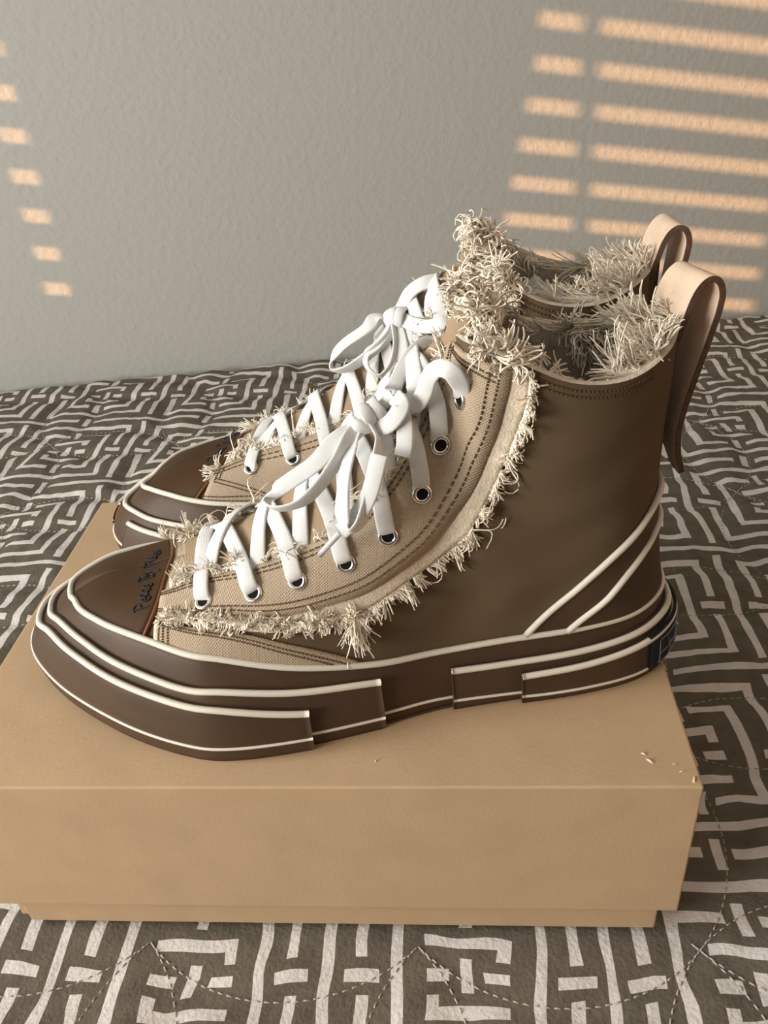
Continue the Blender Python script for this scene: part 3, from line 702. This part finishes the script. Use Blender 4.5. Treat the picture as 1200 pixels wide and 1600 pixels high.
        # eyelets
        for (w_, v_) in EYE:
            p = S(w_, v_, sd, .0026); n_ = upper_n(w_, v_, sd); u = np.cross(n_, [0.2, 0, 1.0]); u /= np.linalg.norm(u); b = np.cross(n_, u)
            an = np.arange(20) * 2 * math.pi / 20; m_ = MB()
            ringp = p + np.outer(np.cos(an), u) * .0036 + np.outer(np.sin(an), b) * .0036
            R = np.stack([ringp + (np.outer(np.cos(an), u) + np.outer(np.sin(an), b)) * (.0011 * math.cos(q)) + n_ * (.0008 * math.sin(q)) for q in np.arange(8) * math.pi / 4], 1)
            m_.loft(R, True); ey = out(m_, 'eyelet', M['metal'])
            m_ = MB(); m_.add(np.concatenate([[p + n_ * .0002], p + n_ * .0002 + (np.outer(np.cos(an), u) + np.outer(np.sin(an), b)) * .0031]), [(0, 1 + i, 1 + (i + 1) % 20) for i in range(20)]); out(m_, 'hole', M['hole'], ey)
    # heel stays wrap round the back
    for nm, cu, cl, h in (('heel_stay', D1, D2, .0016), ('heel_stay', D2, None, .0022)):
        m_ = MB()
        ca = np.array(cu); w0 = ca[0, 0]; ww = w0 + (1 - w0) * np.linspace(0, 1, 50)
        vu = np.interp(ww, *wv(cu, 80).T); vl = np.interp(ww, *wv(cl, 80).T) - .01 if cl else np.zeros(50); vl = np.where(ww < (cl[0][0] if cl else 0), 0, vl); vl = np.clip(vl, 0, None)
        t = np.linspace(0, 1, 7)[None, :]; Wg = np.broadcast_to(ww[:, None], (50, 7)); Vg = vu[:, None] * (1 - t) + vl[:, None] * t
        for sd in (-1, 1): slab(m_, Wg, Vg, sd, -.0004, h)
        o = out(m_, nm, M['rubber'])
        P_ = np.concatenate([S(ww, vu, -1, h), S(ww, vu, 1, h)[-2::-1]])[1:-1]; t_ = MB(); t_.tube(P_, .0016, 8); out(t_, 'piping', M['piping'], o)
    # ---- tongue
    m_ = MB(); tw = np.linspace(.18, .5714, 34); ein = wv(E_IN, 80); vi = np.interp(tw, ein[:, 0], ein[:, 1]) - .05
    q = np.linspace(-1, 1, 15); rows = []
    for w_, v0 in zip(tw, vi):
        row = [S(w_, 1 - (1 - v0) * abs(a), -1 if a < 0 else 1, .0006 + .0012 * (1 - a * a)) for a in q]; rows.append(row)
    rows = np.array(rows); last = rows[-1]
    for hh in np.linspace(.004, .016, 4):
        e = last + np.array([.30, 0, .95]) * hh; e[:, 1] *= 1 + hh * 8; e[:, 0] += (np.abs(q) ** 2) * .006 * hh / .02; rows = np.concatenate([rows, e[None]])
    g = MB(); g.grid(rows); m_.add(rows, g.f); back = rows.copy(); back[..., 0] += .0016; back[..., 2] -= .0010; m_.add(back, [f[::-1] for f in g.f])
    tongue = out(m_, 'tongue', M['tongue']); tip = rows[-1]
    # ---- laces
    def lace_path(P, U, w_=.0078, t_=.0013, n=26):
        tt = np.linspace(0, 1, n); return hspline(np.array(P), tt), hspline(np.array(U), tt)
    def strand(P, U, nm='lace', w_=.0078, t_=.0013, n=26):
        a, b = lace_path(P, U, n=n); mm = MB(); mm.ribbon(a, b, w_, t_); return out(mm, nm, M['lace'])
    vin = lambda w_: float(np.interp(w_, ein[:, 0], ein[:, 1]))
    def cross(i0, sA, i1, sB, extra):
        """from eyelet i0 on side sA, over the tongue, under the eyestay at eyelet i1 on side sB"""
        (wa, va), (wb, vb) = EYE[i0], EYE[i1]; wm = (wa + wb) / 2; nrm = lambda w_, v_, sd: upper_n(w_, v_, sd)
        vA = vin(wa)
        P = [S(wa, va, sA, -.0008), S(wa + (wm - wa) * .08, va + (vA - va) * .22, sA, .0046), S(wa + (wm - wa) * .35, va + (1 - va) * .40, sA, .0042 + extra), S(wm + (wa - wm) * .2, .93, sA, .0044 + extra), S(wm + (wb - wm) * .30, .90, sB, .0040 + extra), S(wm + (wb - wm) * .8, vin(wb) + .02, sB, .0020), S(wb, vin(wb) - .08, sB, .0008)]
        U = [nrm(wa, va, sA), nrm(wa, va, sA), nrm(wa, va, sA), nrm(wm, .93, sA), nrm(wm, .90, sB), nrm(wb, vb, sB), nrm(wb, vb, sB)]
        strand(P, U)
    U0 = [upper_n(.214, .6, -1), upper_n(.214, .8, -1), np.array([0, 0, 1.]), upper_n(.214, .8, 1), upper_n(.214, .6, 1)]
    strand([S(.2140, .51, -1, -.0008), S(.2142, .58, -1, .0046), S(.2150, .97, -1, .0046), S(.2142, .58, 1, .0046), S(.2140, .51, 1, -.0008)], [upper_n(.214, .55, -1), upper_n(.214, .6, -1), np.array([-.2, 0, 1.]), upper_n(.214, .6, 1), upper_n(.214, .55, 1)])
    for i in range(0, 6):
        cross(i + 1, -1, i, 1, .0003); cross(i + 1, 1, i, -1, .0018)
    # bow: loops, ends, knot
    for nm, pts in bow.items():
        P = np.array(pts); kind = nm.split('_')[1] if '_' in nm else nm
        if kind.startswith('aglet'):
            mm = MB(); mm.tube(hspline(P, np.linspace(0, 1, 6)), .0014, 8); out(mm, 'aglet', M['aglet']); continue
        if kind.startswith('knot'):
            mm = MB(); qq = hspline(P, np.linspace(0, 1, 16)); tn = tangents(qq)
            mm.tube(qq, .0036 + .0012 * np.sin(np.linspace(0, math.pi * 2, 16)), 9)
            for f in (3, 6, 11):
                c = qq[f]; u, b = frames(tn[f][None], np.array([[0, 1.0, 0]])); an = np.linspace(0, 2 * math.pi, 14, endpoint=False)
                rr = c + (np.outer(np.cos(an), u[0]) + np.outer(np.sin(an), b[0])) * .0048; mm.ribbon(rr, rr - c, .0052, .0018, closed=True)
            out(mm, 'lace_knot', M['lace']); continue
        sgn = 1 if mir else -1; n_ = 44 if kind.startswith('l') else 24
        tt = np.linspace(0, 1, n_); a = hspline(P, tt)
        if kind.startswith('l'):    # loops: the flat side faces outward from the loop's middle
            c = a.mean(0); u = a - c; u[:, 1] += sgn * .004
        else:
            u = np.tile(np.array([-.3, sgn * .8, .5]), (n_, 1))
        mm = MB(); mm.ribbon(a, u, .0074, .0013); out(mm, 'bow_loop' if kind.startswith('l') else 'lace_end', M['lace'])
    # ---- leather pull tab at the heel
    path = np.array([(.3150, .150), (.3165, .165), (.3190, .178), (.3212, .1865), (.3240, .1920), (.3276, .1945), (.3312, .1930), (.3332, .1880), (.3330, .1820), (.3318, .1720), (.3300, .1600), (.3280, .1470), (.3262, .1330), (.3255, .1230), (.3272, .1130), (.3315, .1010)])
    q = hspline(path, np.linspace(0, 1, 70)); tn = np.gradient(q, axis=0); tn /= np.linalg.norm(tn, axis=1, keepdims=True); nn = np.stack([-tn[:, 1], tn[:, 0]], 1)
    hw = np.full(70, .0112); hw[-8:] = np.linspace(.0112, .0070, 8); th_ = .0015
    tws = np.clip((q[:, 1] - .135) / .045, 0, 1) * .24 * (-1 if not mir else 1)
    def lay(yf, d): return np.stack([q[:, 0] + nn[:, 0] * d + hw * yf * tws, hw * yf, q[:, 1] + nn[:, 1] * d], 1)
    m_ = MB(); ring = np.stack([lay(-1, -th_), lay(-.5, -th_), lay(.5, -th_), lay(1, -th_), lay(1, th_), lay(.5, th_), lay(-.5, th_), lay(-1, th_)], 1)
    m_.loft(ring); nb_ = 8
    for k_, f_ in enumerate(m_.f):
        js = {i % nb_ for i in f_}
        if js in ({3, 4}, {7, 0}) or len(f_) > 4: m_.m[k_] = 1
    tab = out(m_, 'pull_tab', [M['leather'], M['leather_edge']], smooth=False, bevel=.0004)
    # ---- heel patch
    m_ = MB(); s_ = np.linspace(S_HEEL - .074, S_HEEL + .074, 44); v, _ = sole_at(s_)
    zt = v[:, 2] * v[:, 6] + .002; rows = [sole_pt(s_, .004 + (zt - .004) * t, .0071) for t in np.linspace(0, 1, 6)] + [sole_pt(s_, .004 + (zt - .004) * t, .0055) for t in (1, 0)]
    m_.loft(np.stack(rows, 1)); patch = out(m_, 'heel_patch', M['navy'])
    m_ = MB()
    def pl(pts, r=.00035):
        pp = np.array([sole_pt(np.array([S_HEEL + a * .074]), np.array([.004 + b * .018]), .0074)[0] for a, b in pts]); m_.tube(pp, r, 5)
    for a0, a1, b0, b1 in ((-.86, .86, .10, .90),):
        pl([(a, b0) for a in np.linspace(a0, a1, 12)]); pl([(a, b1) for a in np.linspace(a0, a1, 12)]); pl([(a0, b) for b in np.linspace(b0, b1, 5)]); pl([(a1, b) for b in np.linspace(b0, b1, 5)])
    pl([(a, .42) for a in np.linspace(-.86, .86, 12)])
    for k_ in range(7):
        a = -.70 + k_ * .22; pl([(a, .52), (a + .04, .76), (a + .09, .52)]) if k_ % 2 else pl([(a, .76), (a, .52), (a + .09, .55)])
        pl([(a + .02, .17), (a + .07, .34), (a + .10, .2)])
    out(m_, 'patch_print', M['silver'], patch)
    # ---- frayed edges
    unit = lambda x: x / np.maximum(np.linalg.norm(x, axis=1, keepdims=True), 1e-6)
    for sd in (-1, 1):
        m_ = MB()
        c = wv(E_IN, 60)[2:]; p = S(c[:, 0], c[:, 1], sd, .0016); n_ = upper_n(c[:, 0], c[:, 1], sd); d = unit(S(c[:, 0], np.minimum(c[:, 1] + .08, 1), sd, .0016) - p)
        fringe(m_, p[:44], d[:44], n_[:44], 60, .0085, .7, 3.0, 6, lift=.4); fringe(m_, p[:10], d[:10], n_[:10], 22, .010, .7, 3.5, 7, lift=.6); fringe(m_, p[38:52], d[38:52], n_[38:52], 16, .009, .6, 4.0, 6, lift=.1)
        c = wv(BAND if sd < 0 else BAND_INNER, 70); p = S(c[:, 0], c[:, 1], sd, .0010); n_ = upper_n(c[:, 0], c[:, 1], sd); c2 = wv(E_OUT if sd < 0 else E_OUT_INNER, 70); d = unit(p - S(c2[:, 0], c2[:, 1], sd, .001))
        fringe(m_, p[20:], d[20:], n_[20:], 60, .0050, .5, 1.6, 5, lift=.10); fringe(m_, p[28:50], d[28:50], n_[28:50], 34, .0085, .4, 1.2, 7, lift=.12, fan=.14)
        fringe(m_, p[46:], d[46:] * .5, n_[46:], 40, .0075, .9, 4.0, 6, lift=.3)
        # shaggy row between eyestay and side strip
        a = wv([(.165, .375), (.2226, .345), (.2786, .29), (.3186, .265), (.3565, .255), (.395, .24)], 50); p = S(a[:, 0], a[:, 1], sd, .0018); n_ = upper_n(a[:, 0], a[:, 1], sd)
        dn = unit(S(a[:, 0], a[:, 1] + .06, sd, .0018) - p)
        if sd > 0:
            a = wv([(.161, .66), (.160, .45), (.160, .2)], 12); p = S(a[:, 0], a[:, 1], sd, .0018); n_ = upper_n(a[:, 0], a[:, 1], sd); fringe(m_, p[:7], np.tile(np.array([-1., 0, .1]), (7, 1)), n_[:7], 8, .007, .5, 1.5, 6, lift=.3)
        if sd < 0: fringe(m_, p, dn, n_, 105, .0065, .8, 3.0, 7, lift=.45, fan=.25)
        if sd < 0: fringe(m_, p, -dn, n_, 60, .0052, .6, 2.0, 6, lift=.25)
        if sd < 0: fringe(m_, p[-5:], -dn[-5:], n_[-5:], 11, .013, .35, 1.2, 8, lift=.15, fan=.12)
        fringe(m_, S(wv(BAND, 30)[8:, 0], wv(BAND, 30)[8:, 1], sd, .001), np.tile(np.array([.3, 0, -.9]), (22, 1)), upper_n(wv(BAND, 30)[8:, 0], wv(BAND, 30)[8:, 1], sd), 9, .019, .8, 5.0, 2, r=.00042, lift=.15)
        cc = wv(E_IN, 30)[2:22]; fringe(m_, S(cc[:, 0], cc[:, 1], sd, .002), np.tile(np.array([-.3, 0, .6]), (20, 1)), upper_n(cc[:, 0], cc[:, 1], sd), 8, .020, .8, 6.0, 2, r=.00042, lift=.4)
        fr = out(m_, 'frayed_threads', M['fray']); fr['kind'] = 'stuff'
        # collar fringe: curly loops in front, strands combed forward at the heel
        m_ = MB(); w_ = np.linspace(.59, .992, 80); p = S(w_, np.full(80, .99), sd, -.0012); n_ = upper_n(w_, np.full(80, .97), sd)
        din = -n_ * .8 + np.array([-.2, 0, .35])
        fringe(m_, p[12:30], din[12:30] + np.array([.6, 0, .1]), -n_[12:30], 24, .016, .8, 7.5, 10, r=.00060, lift=.1, fan=.10); fringe(m_, p[16:28], n_[16:28] * .5 + np.array([.5, 0, .1]), n_[16:28], 5, .013, .7, 6.5, 9, r=.00060, lift=.2, fan=.10)
        fringe(m_, p[30:52], din[30:52] + np.array([-.4, 0, -.2]), -n_[30:52], 9, .014, .6, 3.0, 8, r=.00055, lift=.1, fan=.10, ylim=.028)
        comb = -n_ * .55 + np.array([-1.0, 0, .05])
        fringe(m_, p[54:], comb[54:], -n_[54:], 34, .020, .22, 2.0, 12, r=.00052, lift=.05, fan=.12, ylim=.028); fringe(m_, p[54:] + np.array([0, 0, -.006]), comb[54:] + np.array([0, 0, -.3]), -n_[54:], 22, .018, .25, 1.6, 12, r=.00052, lift=.05, fan=.12, ylim=.028)
        fringe(m_, p[62:], np.array([-.45, 0, 1.0]) - n_[62:] * .2, -n_[62:], 20, .010, .25, 1.5, 10, r=.00052, lift=.0, fan=.12)
        fringe(m_, p, din * .5 + np.array([0, 0, .7]), -n_, 90, .0018, .4, .6, 4, r=.00035, lift=0)
        fr = out(m_, 'collar_fringe', M['fray']); fr['kind'] = 'stuff'
    m_ = MB(); p = tip; d = np.tile(np.array([.25, 0, 1.0]), (len(p), 1)); n_ = np.tile(np.array([-.9, 0, .3]), (len(p), 1))
    fringe(m_, p, d, n_, 16, .014, .7, 7.5, 10, r=.00062, lift=.1); fringe(m_, p + np.array([.003, 0, -.004]), d * .3 + np.array([1.0, 0, 0]), -n_, 26, .021, .8, 8.0, 10, r=.00062, lift=.1)
    fr = out(m_, 'tongue_fringe', M['fray']); fr['kind'] = 'stuff'
    return root
NEAR = {
 'near_e7': [(0.2259,-0.0195,0.1553),(0.2244,-0.0260,0.1645),(0.2205,-0.0260,0.1710),(0.2161,-0.0220,0.1713),(0.2123,-0.0200,0.1666),(0.2098,-0.0200,0.1596),(0.2057,-0.0200,0.1545),(0.2003,-0.0180,0.1560),(0.1974,-0.0140,0.1563)],
 'near_l1': [(0.1825,-0.0160,0.1455),(0.1718,-0.0220,0.1432),(0.1616,-0.0240,0.1337),(0.1503,-0.0240,0.1263),(0.1414,-0.0240,0.1204),(0.1384,-0.0260,0.1172),(0.1433,-0.0300,0.1161),(0.1536,-0.0320,0.1192),(0.1625,-0.0310,0.1264),(0.1703,-0.0280,0.1350),(0.1769,-0.0240,0.1438),(0.1837,-0.0200,0.1480)],
 'near_l2': [(0.1837,-0.0180,0.1470),(0.1784,-0.0240,0.1410),(0.1742,-0.0340,0.1341),(0.1718,-0.0420,0.1248),(0.1714,-0.0450,0.1154),(0.1744,-0.0470,0.1124),(0.1787,-0.0460,0.1159),(0.1830,-0.0410,0.1243),(0.1869,-0.0340,0.1341),(0.1897,-0.0260,0.1422),(0.1866,-0.0200,0.1483)],
 'near_end1': [(0.1861,-0.0180,0.1480),(0.1931,-0.0240,0.1484),(0.1998,-0.0240,0.1564),(0.1977,-0.0160,0.1578)],
 'near_end2': [(0.1981,-0.0160,0.1553),(0.2005,-0.0240,0.1489),(0.2003,-0.0280,0.1422),(0.1987,-0.0300,0.1364)],
 'near_end3': [(0.1890,-0.0360,0.1413),(0.1831,-0.0430,0.1268),(0.1760,-0.0430,0.1156),(0.1692,-0.0440,0.1100)],
 'near_aglet': [(0.1694,-0.0440,0.1102),(0.1660,-.0432,.1060),(0.1593,-0.0410,0.0973)],
 'near_knot': [(0.1812,-0.0180,0.1440),(0.1840,-0.0180,0.1501),(0.1887,-0.0160,0.1512),(0.1975,-0.0140,0.1569)],
 'near_m7': [(0.2259,0.0195,0.1553),(0.2190,0.0230,0.1640),(0.2080,0.0120,0.1640),(0.1975,-0.0100,0.1580)],
}
FAR = {
 'far_e7': [(0.2241,0.0195,0.1521),(0.2162,0.0260,0.1526),(0.2074,0.0240,0.1494),(0.1980,0.0180,0.1486),(0.1912,0.0120,0.1493)],
 'far_l1': [(0.1861,0.0080,0.1478),(0.1770,0.0100,0.1500),(0.1714,0.0140,0.1447),(0.1583,0.0160,0.1362),(0.1506,0.0160,0.1275),(0.1512,0.0180,0.1214),(0.1611,0.0200,0.1237),(0.1739,0.0200,0.1325),(0.1841,0.0160,0.1410),(0.1871,0.0100,0.1470)],
 'far_l2': [(0.1864,0.0100,0.1470),(0.1783,0.0180,0.1371),(0.1720,0.0220,0.1326),(0.1726,0.0240,0.1256),(0.1797,0.0240,0.1210),(0.1865,0.0220,0.1273),(0.1889,0.0180,0.1372),(0.1874,0.0120,0.1462)],
 'far_end1': [(0.1881,0.0060,0.1500),(0.1913,0.0060,0.1553),(0.1953,0.0060,0.1619),(0.2028,0.0060,0.1669),(0.2104,0.0040,0.1679)],
 'far_end2': [(0.1881,0.0120,0.1462),(0.1918,0.0200,0.1350),(0.1894,0.0240,0.1211),(0.1856,0.0260,0.1140)],
 'far_end3': [(0.1910,0.0120,0.1455),(0.1975,0.0180,0.1388),(0.2059,0.0180,0.1312),(0.2128,0.0160,0.1289)],
 'far_knot': [(0.1840,0.0080,0.1470),(0.1870,0.0095,0.1490),(0.1900,0.0105,0.1495),(0.1925,0.0110,0.1490)],
}
build_shoe('high_top_sneaker', 'tan canvas high-top sneaker standing in front, its whole outer side and heel showing', (.032, .0666, BH + .0003), math.radians(7), False, NEAR, False, 11)
build_shoe('high_top_sneaker', 'tan canvas high-top sneaker standing behind the other, mostly hidden by it', (.0405, .2262, BH + .0003), -.122, True, FAR, True, 23)
# ------------------------------------------------------------------ small things
def crumple(name, c, r, seed, mt):
    bm = bmesh.new(); bmesh.ops.create_icosphere(bm, subdivisions=4, radius=1.0)
    for v in bm.verts:
        d = v.co.copy(); n1 = noise.voronoi(d * 1.7 + Vector((seed, 0, 0)))[0]; k = .70 + .42 * n1[0] - .22 * abs(noise.noise(d * 4 + Vector((0, seed, 0))))
        v.co = Vector((d.x * r[0], d.y * r[1], d.z * r[2])) * k
    me = bpy.data.meshes.new(name); bm.to_mesh(me); bm.free(); me.materials.append(mt)
    o = bpy.data.objects.new(name, me); COL.objects.link(o); o.location = c; return o
def far_world(x, y, z):
    p = -.122; return (.0405 + x * math.cos(p) + y * math.sin(p), .2262 + x * math.sin(p) - y * math.cos(p), BH + z)
def near_world(x, y, z):
    p = math.radians(7); return (.032 + x * math.cos(p) - y * math.sin(p), .0666 + x * math.sin(p) + y * math.cos(p), BH + z)
tag(crumple('tissue_paper', far_world(.264, .000, .118), (.032, .021, .050), 3.0, M['paper']), 'crumpled white tissue paper poking out of the collar of the rear shoe', 'paper')
m = MB(); q = np.array([(-.0060, 0, .0012), (-.0030, .0015, .0034), (0, .0005, .0016), (.0030, .0022, .0036), (.0055, .0005, .0014), (.0020, -.0012, .0016), (-.0025, -.0005, .0015), (-.0070, -.0015, .0012)])
m.tube(hspline(q, np.linspace(0, 1, 40)), .0011, 6)
nrg = np.random.default_rng(5)
frizz_many(m, q[nrg.integers(0, len(q), 26)], nrg.normal(size=(26, 3)) * np.array([1, 1, .3]) + np.array([0, 0, .25]), np.full(26, .004), np.full(26, .0003), np.full(26, 2.0), nrg.normal(size=(26, 3)))
cd = m.build('cord_knot', M['black_cord']); cd.location = (.0450, .1965, BH + .0003); tag(cd, 'small black frayed cord knot on the box behind the front toe cap', 'cord')
